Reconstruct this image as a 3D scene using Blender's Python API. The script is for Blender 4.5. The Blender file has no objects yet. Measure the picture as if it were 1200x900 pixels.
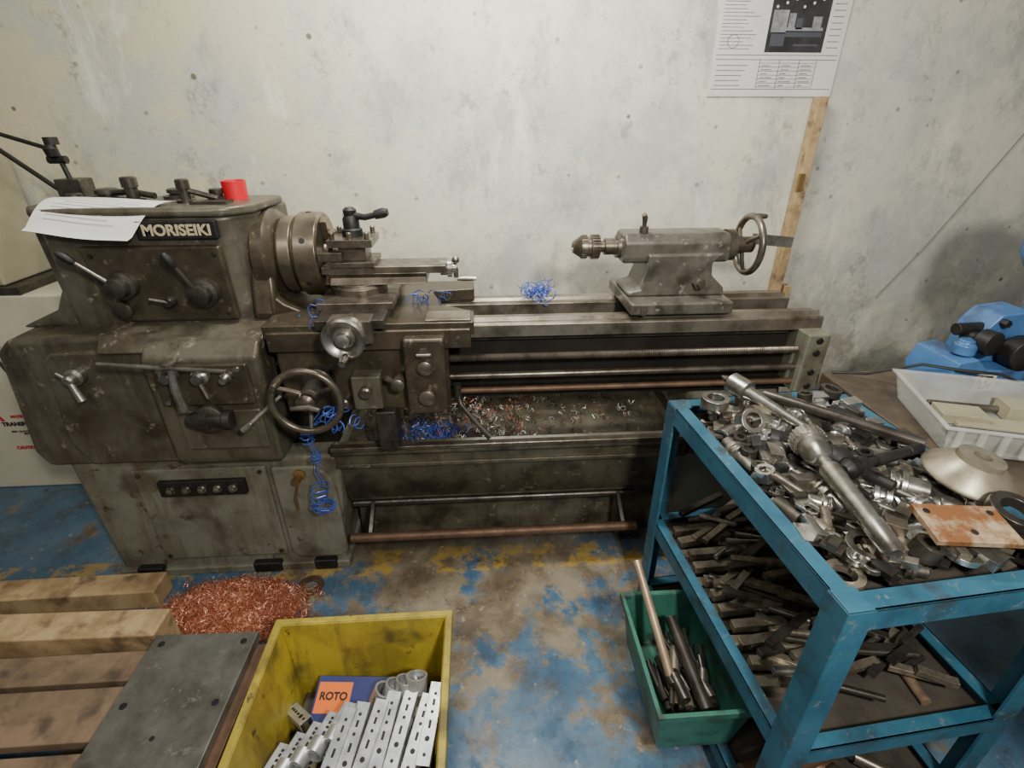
import bpy, math, random
from mathutils import Vector, Matrix, Quaternion
random.seed(7)
PI=math.pi
# ------------------------------------------------------------------ materials
MATS={}
def lin(c): return tuple(((x/255)/12.92 if x/255<=.04045 else ((x/255+.055)/1.055)**2.4) for x in c)+(1,)
def mat(name,c1,c2=None,scale=8,rough=.5,metal=0.0,bump=.1,lo=.4,hi=.65,c3=None,s3=40,alpha=1,spec=.5,detail=8,trans=0,c4=None,drip=None):
    if name in MATS: return MATS[name]
    m=bpy.data.materials.new(name); m.use_nodes=True
    nt=m.node_tree; b=nt.nodes['Principled BSDF']
    b.inputs['Metallic'].default_value=metal
    b.inputs['Roughness'].default_value=rough
    b.inputs['Specular IOR Level'].default_value=spec
    if trans: b.inputs['Transmission Weight'].default_value=trans
    tc=nt.nodes.new('ShaderNodeTexCoord')
    n=nt.nodes.new('ShaderNodeTexNoise'); n.inputs['Scale'].default_value=scale; n.inputs['Detail'].default_value=detail; n.inputs['Roughness'].default_value=.65
    nt.links.new(tc.outputs['Object'],n.inputs['Vector'])
    r=nt.nodes.new('ShaderNodeValToRGB'); r.color_ramp.elements[0].position=lo; r.color_ramp.elements[1].position=hi
    r.color_ramp.elements[0].color=lin(c1); r.color_ramp.elements[1].color=lin(c2 or c1)
    nt.links.new(n.outputs['Fac'],r.inputs['Fac'])
    col=r.outputs['Color']
    n3=nt.nodes.new('ShaderNodeTexNoise'); n3.inputs['Scale'].default_value=s3; n3.inputs['Detail'].default_value=5
    nt.links.new(tc.outputs['Object'],n3.inputs['Vector'])
    def over(col,c,fac,a,z,k=1):
        mr=nt.nodes.new('ShaderNodeMapRange'); mr.inputs[1].default_value=a; mr.inputs[2].default_value=z; mr.inputs[4].default_value=k
        nt.links.new(fac,mr.inputs[0])
        mx=nt.nodes.new('ShaderNodeMix'); mx.data_type='RGBA'
        nt.links.new(mr.outputs[0],mx.inputs[0]); nt.links.new(col,mx.inputs[6]); mx.inputs[7].default_value=lin(c)
        return mx.outputs[2]
    def nz(sc,loc,msc,ro=.75):
        n4=nt.nodes.new('ShaderNodeTexNoise'); n4.inputs['Scale'].default_value=sc; n4.inputs['Detail'].default_value=9; n4.inputs['Roughness'].default_value=ro
        mp=nt.nodes.new('ShaderNodeMapping'); mp.inputs['Location'].default_value=loc; mp.inputs['Scale'].default_value=msc; nt.links.new(tc.outputs['Object'],mp.inputs[0]); nt.links.new(mp.outputs[0],n4.inputs['Vector'])
        return n4.outputs['Fac']
    if c3: col=over(col,c3,n3.outputs['Fac'],.54,.68,.85)
    if drip: col=over(col,drip,nz(16,(1.3,.2,.9),(1,1,.16)),.50,.66,.75)
    if c4: col=over(col,c4,nz(s3*2.3,(3.1,1.7,.4),(1,1,1)),.59,.645,.85)
    nt.links.new(col,b.inputs['Base Color'])
    rr=nt.nodes.new('ShaderNodeMapRange'); rr.inputs[3].default_value=max(.05,rough-.12); rr.inputs[4].default_value=min(1,rough+.15)
    nt.links.new(n3.outputs['Fac'],rr.inputs[0]); nt.links.new(rr.outputs[0],b.inputs['Roughness'])
    if bump:
        bp=nt.nodes.new('ShaderNodeBump'); bp.inputs['Strength'].default_value=bump; bp.inputs['Distance'].default_value=.004
        nt.links.new(n3.outputs['Fac'],bp.inputs['Height']); nt.links.new(bp.outputs[0],b.inputs['Normal'])
    if alpha<1: b.inputs['Alpha'].default_value=alpha
    MATS[name]=m; return m
PAINT=mat('grimy_green_grey_paint',(94,90,77),(70,62,50),6,.34,0.15,.14,c3=(48,40,31),s3=7,c4=(134,128,112),drip=(58,48,37))
PAINTB=mat('base_green_grey_paint',(120,120,106),(94,90,76),5,.40,0.05,.15,lo=.45,hi=.68,c3=(64,52,40),s3=6,c4=(70,46,30),drip=(84,70,52))
TAILP=mat('tailstock_grey_paint',(102,98,88),(74,68,58),9,.36,.25,.12,c3=(46,41,34),s3=12,c4=(144,139,128))
DARKP=mat('oily_dark_cast_iron',(64,56,45),(84,75,60),14,.32,.4,.15,c4=(120,110,94),s3=14)
BLK=mat('black_grease',(22,21,20),(36,33,30),20,.5,.1,.1)
STEEL=mat('worn_steel',(168,164,156),(112,106,97),18,.30,.9,.05)
WAY=mat('ground_way_steel',(140,132,118),(84,75,62),9,.34,.7,.04)
DSTEEL=mat('dark_steel',(88,83,76),(56,51,46),20,.34,.7,.1)
BRIGHT=mat('bright_steel',(216,215,212),(172,170,167),25,.22,.95,.03)
RUST=mat('rusty_steel',(116,88,68),(86,68,54),12,.55,.5,.2)
GALV=mat('galvanised_steel',(212,214,212),(176,179,183),30,.36,.8,.03)
BLUE=mat('cart_blue_paint',(50,98,118),(36,78,98),9,.40,0,.12,c3=(50,60,66),s3=14,c4=(102,114,116))
BLUE2=mat('machine_blue_paint',(72,114,162),(54,92,140),9,.33,0,.05,c3=(52,62,80),s3=9)
TRAYM=mat('tray_sheet',(90,84,76),(58,53,47),10,.48,.4,.1)
WOOD=mat('old_wood',(180,154,112),(136,110,76),10,.75,0,.3,c3=(98,80,58),s3=16)
WOODD=mat('dark_pallet_wood',(132,110,86),(98,80,62),8,.8,0,.3,c3=(72,60,50),s3=14)
YEL=mat('yellow_crate_plastic',(176,156,52),(142,124,42),6,.48,0,.08,lo=.42,hi=.60,c3=(84,72,38),s3=8,c4=(52,44,30),drip=(110,94,44))
GREEN=mat('green_bin_plastic',(54,108,92),(40,84,72),8,.45,0,.05,c3=(46,58,50),s3=16)
COPPER=mat('copper_swarf',(212,140,106),(160,92,66),60,.4,.55,0)
BLUESW=mat('blue_swarf',(88,120,210),(54,82,176),40,.35,.4,0)
PAPER=mat('white_paper',(216,215,208),(206,205,200),3,.75,0,0)
INK=mat('grey_ink',(70,72,78),None,5,.8,0,0)
BLACKINK=mat('black_print',(26,26,28),(50,50,52),30,.8,0,0)
PHOTO=mat('printed_photo',(30,30,32),(52,52,54),12,.6,0,0)
MIDINK=mat('mid_grey_print',(112,112,114),(150,150,152),40,.7,0,0)
RED=mat('red_plastic',(214,30,44),(190,20,34),5,.4,0,0)
REDINK=mat('red_ink',(190,40,50),None,5,.8,0,0)
CREAM=mat('cream_cabinet_paint',(204,198,176),(188,181,156),3,.5,0,.03)
CREAM2=mat('beige_box_paint',(160,156,130),(142,136,110),4,.55,0,.03)
BRASS=mat('aged_brass',(160,130,80),(120,96,60),20,.4,.7,.05)
ORANGE=mat('orange_label',(228,110,30),None,5,.6,0,0)
NAVY=mat('navy_box',(36,44,110),(28,34,84),6,.5,0,0)
NAME=mat('nameplate_gold',(210,196,160),None,5,.5,.3,0)
BROWN=mat('grimy_table_top',(100,86,70),(64,55,46),7,.36,.2,.1,c3=(42,37,33),s3=6)
CLEAR=mat('cloudy_clear_plastic',(214,214,206),(186,186,178),10,.25,0,.02,alpha=.34)
TOOLBIT=mat('oiled_tool_steel',(148,139,122),(94,86,74),24,.34,.65,.1)
OILSTEEL=mat('oily_grey_steel',(126,117,104),(80,72,62),20,.32,.75,.08)
# ------------------------------------------------------------------ geometry kit
def basis(d):
    d=Vector(d).normalized(); return d.to_track_quat('Z','Y').to_matrix()
def g_box(x0,x1,y0,y1,z0,z1):
    v=[(x,y,z) for x in(x0,x1) for y in(y0,y1) for z in(z0,z1)]
    return v,[(0,1,3,2),(4,6,7,5),(0,4,5,1),(2,3,7,6),(0,2,6,4),(1,5,7,3)]
def g_rev(p,d,prof,seg=32,closed=False):
    B=basis(d);p=Vector(p);v=[];f=[];n=len(prof)
    for h,r in prof:
        for k in range(seg):
            a=2*PI*k/seg; v.append(tuple(p+B@Vector((r*math.cos(a),r*math.sin(a),h))))
    for i in range(n if closed else n-1):
        j=(i+1)%n
        for k in range(seg):
            l=(k+1)%seg; f.append((i*seg+k,i*seg+l,j*seg+l,j*seg+k))
    if not closed:
        f.append(tuple(range(seg))[::-1]); f.append(tuple((n-1)*seg+k for k in range(seg)))
    return v,f
def g_cyl(p0,p1,r,r2=None,seg=20):
    d=Vector(p1)-Vector(p0); return g_rev(p0,d,[(0,r),(d.length,r if r2 is None else r2)],seg)
def g_sweep(pts,r,seg=8,closed=False):
    pts=[Vector(p) for p in pts];n=len(pts);v=[];f=[];prev=None
    for i in range(n):
        if closed: t=pts[(i+1)%n]-pts[i-1]
        else: t=pts[min(i+1,n-1)]-pts[max(i-1,0)]
        t.normalize()
        if prev is None:
            a=Vector((0,0,1)) if abs(t.z)<.9 else Vector((1,0,0)); nn=t.cross(a).normalized()
        else:
            nn=prev-t*prev.dot(t); nn.normalize()
        prev=nn; bb=t.cross(nn); rr=r[i] if isinstance(r,(list,tuple)) else r
        for k in range(seg):
            a=2*PI*k/seg; v.append(tuple(pts[i]+nn*math.cos(a)*rr+bb*math.sin(a)*rr))
    for i in range(n if closed else n-1):
        j=(i+1)%n
        for k in range(seg):
            l=(k+1)%seg; f.append((i*seg+k,i*seg+l,j*seg+l,j*seg+k))
    if not closed:
        f.append(tuple(range(seg))[::-1]); f.append(tuple((n-1)*seg+k for k in range(seg)))
    return v,f
def circ(c,ax,R,n=40):
    B=basis(ax);c=Vector(c);return [c+B@Vector((R*math.cos(2*PI*k/n),R*math.sin(2*PI*k/n),0)) for k in range(n)]
def g_prism(poly,a,b,ax):
    def P(q,w):
        return {'y':(q[0],w,q[1]),'x':(w,q[0],q[1]),'z':(q[0],q[1],w)}[ax]
    n=len(poly); v=[P(q,a) for q in poly]+[P(q,b) for q in poly]
    f=[tuple(range(n))[::-1],tuple(range(n,2*n))]+[(i,(i+1)%n,n+(i+1)%n,n+i) for i in range(n)]
    return v,f
def g_sphere(c,r,seg=16,rings=10):
    return g_rev(Vector(c)-Vector((0,0,r)),(0,0,1),[(r-r*math.cos(PI*max(.02,min(.98,i/rings))),r*math.sin(PI*max(.02,min(.98,i/rings)))) for i in range(rings+1)],seg)
def g_taperbox(x0,x1,y0,y1,z0,z1,t):
    v=[]
    for x in(x0,x1):
        for y in(y0,y1):
            for z in(z0,z1):
                k=t if z==z0 else 0
                v.append((x+(k if x==x0 else -k),y+(k if y==y0 else -k),z))
    return v,[(0,1,3,2),(4,6,7,5),(0,4,5,1),(2,3,7,6),(0,2,6,4),(1,5,7,3)]
def xf(vf,M): return [tuple(M@Vector(p)) for p in vf[0]],vf[1]
GX=None   # optional placement matrix for a rotated group (e.g. the cart)
class MB:
    def __init__(s): s.v=[];s.f=[];s.m=[]
    def add(s,vf,mi=0,M=None):
        o=len(s.v); V=vf[0] if M is None else [tuple(M@Vector(p)) for p in vf[0]]
        s.v+=V; s.f+=[tuple(i+o for i in q) for q in vf[1]]; s.m+=[mi]*len(vf[1]); return s
    def obj(s,name,parent,mats,bev=0,ang=35):
        if GX is not None: s.v=[tuple(GX@Vector(p)) for p in s.v]
        me=bpy.data.meshes.new(name); me.from_pydata([tuple(p) for p in s.v],[],s.f)
        if not isinstance(mats,(list,tuple)): mats=[mats]
        for m in mats: me.materials.append(m)
        me.polygons.foreach_set('material_index',s.m)
        import bmesh
        bm=bmesh.new(); bm.from_mesh(me); bmesh.ops.recalc_face_normals(bm,faces=bm.faces); bm.to_mesh(me); bm.free()
        me.polygons.foreach_set('use_smooth',[True]*len(me.polygons)); me.set_sharp_from_angle(angle=math.radians(ang))
        o=bpy.data.objects.new(name,me); bpy.context.collection.objects.link(o)
        if bev:
            b=o.modifiers.new('bevel','BEVEL'); b.width=bev; b.segments=3; b.limit_method='ANGLE'; b.angle_limit=math.radians(40); b.harden_normals=True
        if parent: 
            o.parent=parent; o.matrix_parent_inverse=Matrix.Translation(-parent.location)
        return o
def one(name,parent,vf,m,bev=0): return MB().add(vf).obj(name,parent,m,bev)
def top(name,loc):
    e=bpy.data.objects.new(name,None); e.location=loc; e.empty_display_size=.05; bpy.context.collection.objects.link(e); return e
def text(name,parent,s,loc,size,m,rot=(PI/2,0,0),ext=.0008,sx=1,bold=0):
    cu=bpy.data.curves.new(name,'FONT'); cu.body=s; cu.size=size; cu.extrude=ext; cu.align_x='CENTER'; cu.align_y='CENTER'; cu.offset=bold
    cu.materials.append(m); o=bpy.data.objects.new(name,cu); o.rotation_euler=rot; o.location=loc; o.scale=(sx,1,1); bpy.context.collection.objects.link(o)
    if parent: o.parent=parent; o.matrix_parent_inverse=Matrix.Translation(-parent.location)
    return o
# ------------------------------------------------------------------ room
def wallmat():
    m=bpy.data.materials.new('aged_white_plaster'); m.use_nodes=True; nt=m.node_tree; b=nt.nodes['Principled BSDF']; L=nt.links
    b.inputs['Roughness'].default_value=.45
    tc=nt.nodes.new('ShaderNodeTexCoord')
    def noise(sc,det=6,ro=.6,dist=0,mp=None):
        n=nt.nodes.new('ShaderNodeTexNoise'); n.inputs['Scale'].default_value=sc; n.inputs['Detail'].default_value=det; n.inputs['Roughness'].default_value=ro; n.inputs['Distortion'].default_value=dist
        if mp:
            q=nt.nodes.new('ShaderNodeMapping'); q.inputs['Scale'].default_value=mp; L.new(tc.outputs['Object'],q.inputs[0]); L.new(q.outputs[0],n.inputs['Vector'])
        else: L.new(tc.outputs['Object'],n.inputs['Vector'])
        return n.outputs['Fac']
    def mr(x,a,b_,c=0,d=1):
        q=nt.nodes.new('ShaderNodeMapRange'); q.inputs[1].default_value=a;q.inputs[2].default_value=b_;q.inputs[3].default_value=c;q.inputs[4].default_value=d; L.new(x,q.inputs[0]); return q.outputs[0]
    def mix(f,a,c):
        q=nt.nodes.new('ShaderNodeMix'); q.data_type='RGBA'; L.new(f,q.inputs[0])
        if isinstance(a,tuple): q.inputs[6].default_value=a
        else: L.new(a,q.inputs[6])
        if isinstance(c,tuple): q.inputs[7].default_value=c
        else: L.new(c,q.inputs[7])
        return q.outputs[2]
    sx=nt.nodes.new('ShaderNodeSeparateXYZ'); L.new(tc.outputs['Object'],sx.inputs[0])
    col=mix(mr(noise(1.1,5,.6),.4,.62),lin((218,213,192)),lin((206,203,190)))
    col=mix(mr(sx.outputs[0],-1.1,-.1,.85,0),col,lin((200,192,154)))
    col=mix(mr(noise(1.7,10,.76,.2),.47,.57,0,.8),col,lin((184,184,176)))
    col=mix(mr(noise(3.4,10,.80,.15,(1,1,.6)),.53,.61,0,.6),col,lin((158,158,151)))
    col=mix(mr(noise(5,10,.8,.1,(1,1,.8)),.57,.62,0,.6),col,lin((138,134,122)))
    col=mix(mr(noise(4,9,.7,.2,(1,1,.3)),.57,.65,0,.75),col,lin((230,226,210)))
    col=mix(mr(noise(16,9,.78),.60,.68,0,.55),col,lin((148,142,126)))
    v=nt.nodes.new('ShaderNodeTexVoronoi'); v.inputs['Scale'].default_value=4.2; L.new(tc.outputs['Object'],v.inputs['Vector'])
    col=mix(mr(v.outputs['Distance'],.035,.05,.85,0),col,lin((92,82,68)))
    v2=nt.nodes.new('ShaderNodeTexVoronoi'); v2.inputs['Scale'].default_value=9; L.new(tc.outputs['Object'],v2.inputs['Vector'])
    col=mix(mr(v2.outputs['Distance'],.06,.09,.65,0),col,lin((120,112,96)))
    dirt=mr(noise(3,8,.7,.2),.38,.60,0,1)
    hgt=mr(sx.outputs[2],.35,1.1,.8,0)
    q=nt.nodes.new('ShaderNodeMath'); q.operation='MULTIPLY'; L.new(dirt,q.inputs[0]); L.new(hgt,q.inputs[1])
    col=mix(q.outputs[0],col,lin((124,114,94)))
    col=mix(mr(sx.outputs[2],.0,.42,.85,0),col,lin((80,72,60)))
    L.new(col,b.inputs['Base Color'])
    bp=nt.nodes.new('ShaderNodeBump'); bp.inputs['Strength'].default_value=.4; bp.inputs['Distance'].default_value=.01; L.new(noise(7,9,.65),bp.inputs['Height']); L.new(bp.outputs[0],b.inputs['Normal'])
    return m
def floormat():
    m=bpy.data.materials.new('worn_blue_floor_paint'); m.use_nodes=True; nt=m.node_tree; b=nt.nodes['Principled BSDF']; L=nt.links
    tc=nt.nodes.new('ShaderNodeTexCoord')
    def noise(sc,det=8,ro=.65,dist=0,vec=None):
        n=nt.nodes.new('ShaderNodeTexNoise'); n.inputs['Scale'].default_value=sc; n.inputs['Detail'].default_value=det; n.inputs['Roughness'].default_value=ro; n.inputs['Distortion'].default_value=dist
        L.new(vec or tc.outputs['Object'],n.inputs['Vector']); return n.outputs['Fac']
    def mr(x,a,b_,c=0,d=1):
        q=nt.nodes.new('ShaderNodeMapRange'); q.inputs[1].default_value=a;q.inputs[2].default_value=b_;q.inputs[3].default_value=c;q.inputs[4].default_value=d; L.new(x,q.inputs[0]); return q.outputs[0]
    def mth(op,a,c):
        q=nt.nodes.new('ShaderNodeMath'); q.operation=op
        for i,x in enumerate((a,c)):
            if isinstance(x,(int,float)): q.inputs[i].default_value=x
            else: L.new(x,q.inputs[i])
        return q.outputs[0]
    def mix(f,a,c):
        q=nt.nodes.new('ShaderNodeMix'); q.data_type='RGBA'; L.new(f,q.inputs[0])
        if isinstance(a,tuple): q.inputs[6].default_value=a
        else: L.new(a,q.inputs[6])
        if isinstance(c,tuple): q.inputs[7].default_value=c
        else: L.new(c,q.inputs[7])
        return q.outputs[2]
    sx=nt.nodes.new('ShaderNodeSeparateXYZ'); L.new(tc.outputs['Object'],sx.inputs[0])
    blue=mix(mr(noise(4),.4,.65),lin((66,96,122)),lin((92,122,142)))
    worn=mix(mr(noise(6,8,.7,.5),.4,.6),lin((138,128,108)),lin((106,93,74)))
    dx=mth('MULTIPLY',mth('SUBTRACT',sx.outputs[0],-.05),1.0); dy=mth('MULTIPLY',mth('SUBTRACT',sx.outputs[1],1.38),1.4)
    d=mth('SQRT',mth('ADD',mth('MULTIPLY',dx,dx),mth('MULTIPLY',dy,dy)),0)
    w=mr(d,.1,1.0,.14,-.06)
    col=mix(mr(mth('ADD',noise(4.0,10,.74,.3),w),.50,.565),blue,worn)
    yb=mth('MULTIPLY',mr(sx.outputs[1],1.375,1.385),mr(sx.outputs[1],1.50,1.51,1,0))
    col=mix(mth('MULTIPLY',yb,mr(noise(9,8,.7),.50,.56,0,.75)),col,lin((178,146,60)))
    col=mix(mr(noise(6,9,.78),.50,.66,0,.75),col,lin((78,68,56)))
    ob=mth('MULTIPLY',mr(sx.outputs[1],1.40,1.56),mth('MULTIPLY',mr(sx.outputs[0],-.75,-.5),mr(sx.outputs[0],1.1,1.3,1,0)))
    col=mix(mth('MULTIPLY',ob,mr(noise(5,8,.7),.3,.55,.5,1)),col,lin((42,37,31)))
    col=mix(mr(noise(11,9,.75),.58,.68,0,.8),col,lin((52,46,39)))
    col=mix(mr(noise(26,6,.7),.61,.69,0,.6),col,lin((176,171,156)))
    L.new(col,b.inputs['Base Color']); L.new(mr(noise(8),.35,.65,.14,.45),b.inputs['Roughness'])
    bp=nt.nodes.new('ShaderNodeBump'); bp.inputs['Strength'].default_value=.2; bp.inputs['Distance'].default_value=.004; L.new(noise(14),bp.inputs['Height']); L.new(bp.outputs[0],b.inputs['Normal'])
    return m
WY=2.3
one('wall_back',None,g_box(-4,4.5,WY,WY+.12,0,4),wallmat())
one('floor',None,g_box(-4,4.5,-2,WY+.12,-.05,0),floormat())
# ------------------------------------------------------------------ lathe
LT=top('engine_lathe',(-.1,1.7,0))
def L_(n,vf,m,bev=.004): return one(n,LT,vf,m,bev)
L_('base_cabinet',g_prism([(-1.33,0),(-.53,0),(-.49,.46),(-.5,.5),(-1.35,.52)],1.44,2.0,'y'),PAINTB,.02)
L_('base_foot',g_box(-1.34,-.515,1.425,2.0,0,.035),PAINTB,.008)
mb=MB()
for a,b in((-1.27,-1.18),(-.86,-.76),(-.64,-.56)): mb.add(g_box(a,b,1.415,1.45,.006,.05))
mb.obj('foot_slots',LT,BLK,.006)
L_('access_panel',g_box(-1.16,-.73,1.428,1.45,.08,.475),PAINTB,.007)
L_('right_cover',g_prism([(-.715,.47),(-.715,.09),(-.69,.06),(-.53,.06),(-.512,.09),(-.512,.36),(-.53,.43),(-.57,.47)],1.425,1.45,'y'),PAINTB,.012)
L_('button_plate',g_box(-1.08,-.80,1.412,1.43,.375,.435),BLK,.003)
mb=MB()
for i in range(5):
    x=-1.04+i*.05; mb.add(g_rev((x,1.412,.405),(0,-1,0),[(0,.014),(.004,.014),(.004,.010),(.014,.010),(.016,.007)],16))
mb.obj('push_buttons',LT,[STEEL],0)
mb=MB()
for x,z in((-1.14,.10),(-.75,.10),(-1.14,.455),(-.75,.455)): mb.add(g_rev((x,1.428,z),(0,-1,0),[(0,.008),(.005,.007),(.006,.003)],12))
mb.obj('panel_screws',LT,DSTEEL)
mb=MB(); mb.add(g_rev((-.62,1.425,.44),(0,-1,0),[(0,.02),(.008,.02),(.012,.008),(.03,.008),(.034,.014),(.045,.012)],16))
mb.add(g_sweep([(-.62,1.40,.43),(-.635,1.39,.37),(-.64,1.40,.31)],.004,6)); mb.obj('drain_cock',LT,BRASS)
L_('end_gear_cover',g_prism([(-1.40,.5),(-1.425,.56),(-1.39,.90),(-1.35,.94),(-1.05,.95),(-.95,.93),(-.95,.5)],1.43,2.02,'y'),PAINT,.02)
L_('end_cover_door',g_prism([(-1.25,.515),(-1.29,.6),(-1.26,.88),(-1.23,.905),(-.97,.905),(-.97,.515)],1.415,1.44,'y'),PAINT,.01)
mb=MB(); mb.add(g_rev((-1.175,1.415,.835),(0,-1,0),[(0,.026),(.02,.026),(.026,.018),(.045,.016),(.05,.01)],20))
mb.add(g_cyl((-1.175,1.375,.835),(-1.15,1.36,.775),.008,.012,12)); mb.add(g_cyl((-1.175,1.375,.835),(-1.2,1.372,.86),.006,.006,10)); mb.obj('end_cover_latch',LT,STEEL,0)
# headstock
L_('headstock_shoulder',g_prism([(-1.235,1.26),(-1.225,1.05),(-1.26,.99),(-1.39,.935),(-1.0,.93),(-1.0,1.26)],1.53,1.86,'y'),PAINT,.02)
L_('headstock_ledge',g_prism([(1.40,.90),(1.43,.935),(1.51,.96),(1.9,.96),(1.9,.90)],-1.1,-.63,'x'),PAINT,.01)
L_('headstock_body',g_prism([(-1.235,1.57),(-1.185,1.505),(-.73,1.505),(-.69,1.52),(-.64,1.58),(-.625,1.82),(-1.235,1.82)],.93,1.262,'z'),PAINT,.018)
L_('headstock_lid',g_prism([(-1.245,1.56),(-1.195,1.495),(-.725,1.495),(-.68,1.512),(-.63,1.57),(-.615,1.76),(-1.245,1.76)],1.258,1.284,'z'),PAINT,.012)
L_('headstock_front_panel',g_prism([(-1.10,1.185),(-1.075,1.02),(-1.05,.965),(-.715,.965),(-.72,1.185)],1.488,1.512,'y'),DARKP,.01)
L_('nameplate',g_box(-.925,-.715,1.484,1.506,1.204,1.252),BLK,.003)
text('nameplate_text',LT,'MORISEIKI',(-.818,1.482,1.227),.040,NAME,bold=.0012)
L_('spindle_nose',g_rev((-.66,1.66,1.118),(1,0,0),[(0,.14),(.035,.14),(.05,.128),(.058,.11),(.062,.08)],48),DARKP,.004)
L_('nose_apron_casting',g_prism([(1.52,.92),(1.50,.98),(1.53,1.08),(1.57,1.15),(1.8,1.2),(1.9,1.2),(1.9,.92)],-.68,-.61,'x'),DARKP,.015)
L_('gap_bridge',g_prism([(-.62,.93),(-.62,1.03),(-.59,1.0),(-.54,.975),(-.47,.965),(-.47,.93)],1.52,1.80,'y'),DARKP,.006)
CX=-.602
CH=MB(); CH.add(g_rev((CX,1.66,1.118),(1,0,0),[(0,.09),(.004,.110),(.012,.116),(.045,.116),(.049,.108),(.052,.108),(.055,.122),(.062,.127),(.122,.127),(.128,.121),(.128,.05),(.136,.046),(.136,.03),(.118,.028)],64))
for k in range(3):
    a=2*PI*k/3+.3; M=Matrix.Translation((CX+.128,1.66,1.118))@Matrix.Rotation(a,4,'X')
    CH.add(g_box(0,.020,-.015,.015,.03,.115),0,M); CH.add(g_box(.020,.040,-.012,.012,.03,.08),0,M); CH.add(g_box(.040,.052,-.012,.012,.03,.055),0,M)
for k in range(6):
    a=2*PI*k/6; M=Matrix.Translation((CX+.088,1.66,1.118))@Matrix.Rotation(a,4,'X'); CH.add(g_cyl((0,0,.12),(0,0,.1285),.009,.009,12),1,M)
CH.obj('three_jaw_chuck',LT,[mat('chuck_steel',(136,125,108),(88,78,66),10,.32,.8,.05),BLK],.0015)
def lever(n,c,r,tip,depth=.05,kr=.011):
    c=Vector(c); mb=MB(); mb.add(g_rev(c,(0,-1,0),[(0,r),(depth*.5,r),(depth*.6,r*.75),(depth,r*.7),(depth+.004,r*.5)],28))
    s=c+Vector((0,-depth*.8,0)); t=Vector(tip); mb.add(g_sweep([s,s.lerp(t,.5),t],[.008,.0065,.006],10))
    e=t+(t-s).normalized()*.045; mb.add(g_sweep([t,t.lerp(e,.2),t.lerp(e,.7),e],[.007,kr,kr*1.1,kr*.6],12),1)
    return mb.obj(n,LT,[DSTEEL,BLK])
lever('speed_lever_1',(-1.005,1.49,1.08),.040,(-1.075,1.43,1.155))
lever('speed_lever_2',(-.79,1.49,1.055),.042,(-.822,1.43,1.14))
mb=MB()
mb.add(g_rev((-.89,1.49,1.03),(0,-1,0),[(0,.016),(.02,.016),(.03,.012)],20)); mb.add(g_rev((-1.03,1.49,1.005),(0,-1,0),[(0,.026),(.015,.026),(.02,.018)],20)); mb.add(g_cyl((-.89,1.465,1.03),(-.93,1.45,1.045),.006))
for x,z in((-1.07,1.16),(-.74,1.16),(-.74,.99),(-1.04,.985)): mb.add(g_rev((x,1.488,z),(0,-1,0),[(0,.007),(.005,.006)],10))
mb.obj('headstock_bosses',LT,DSTEEL)
TZ=1.284
mb=MB()
for x,y,h,r in((-.985,1.62,.065,.021),(-.83,1.6,.06,.018),(-1.08,1.66,.03,.03),(-1.16,1.64,.02,.02),(-.9,1.7,.025,.03),(-.76,1.64,.03,.02)):
    mb.add(g_rev((x,y,TZ),(0,0,1),[(0,r*1.4),(.008,r*1.4),(.01,r*.8),(h*.6,r*.8),(h*.62,r),(h,r),(h+.003,r*.8)],22))
mb.add(g_sweep([(-1.1,1.66,TZ+.02),(-1.0,1.64,TZ+.025),(-.93,1.63,TZ+.015)],.009,8)); mb.add(g_sweep([(-.83,1.6,TZ+.035),(-.77,1.6,TZ+.018),(-.74,1.6,TZ+.01)],.008,8))
mb.add(g_box(-.80,-.70,1.55,1.60,TZ,TZ+.008))
mb.obj('headstock_top_fittings',LT,DSTEEL,0)
# feed gearbox
L_('feed_gearbox',g_prism([(1.365,.56),(1.36,.90),(1.40,.935),(1.55,.935),(1.55,.53),(1.38,.53)],-.955,-.635,'x'),PAINT,.012)
L_('gearbox_face',g_box(-.925,-.665,1.348,1.37,.755,.885),DARKP,.006)
L_('gearbox_lower_face',g_box(-.90,-.66,1.352,1.37,.60,.735),PAINT,.006)
mb=MB()
mb.add(g_sweep([(-1.03,1.31,.915),(-.87,1.305,.90),(-.70,1.31,.882)],[.005,.007,.006],10)); mb.add(g_cyl((-.86,1.35,.897),(-.86,1.30,.897),.012))
for x,z,r in((-.875,.86,.024),(-.79,.855,.024),(-.72,.85,.016)): mb.add(g_rev((x,1.35,z),(0,-1,0),[(0,r),(.02,r),(.026,r*.7),(.04,r*.6)],20))
mb.add(g_sweep([(-.84,1.30,.895),(-.838,1.29,.84),(-.83,1.285,.775)],[.009,.012,.014],10))
mb.add(g_sweep([(-.79,1.32,.855),(-.77,1.31,.80)],[.006,.006],8))
for x in (-.905,-.69):
    for z in(.77,.87): mb.add(g_rev((x,1.348,z),(0,-1,0),[(0,.008),(.006,.007)],10))
mb.obj('gearbox_levers',LT,STEEL)
mb=MB(); mb.add(g_rev((-.86,1.335,.715),(1,0,0),[(0,.02),(.03,.03),(.06,.03),(.065,.022),(.1,.022),(.105,.028),(.125,.028)],24))
mb.add(g_rev((-.80,1.352,.715),(0,-1,0),[(0,.045),(.02,.045),(.03,.03)],24)); mb.obj('feed_selector',LT,DSTEEL)
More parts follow.
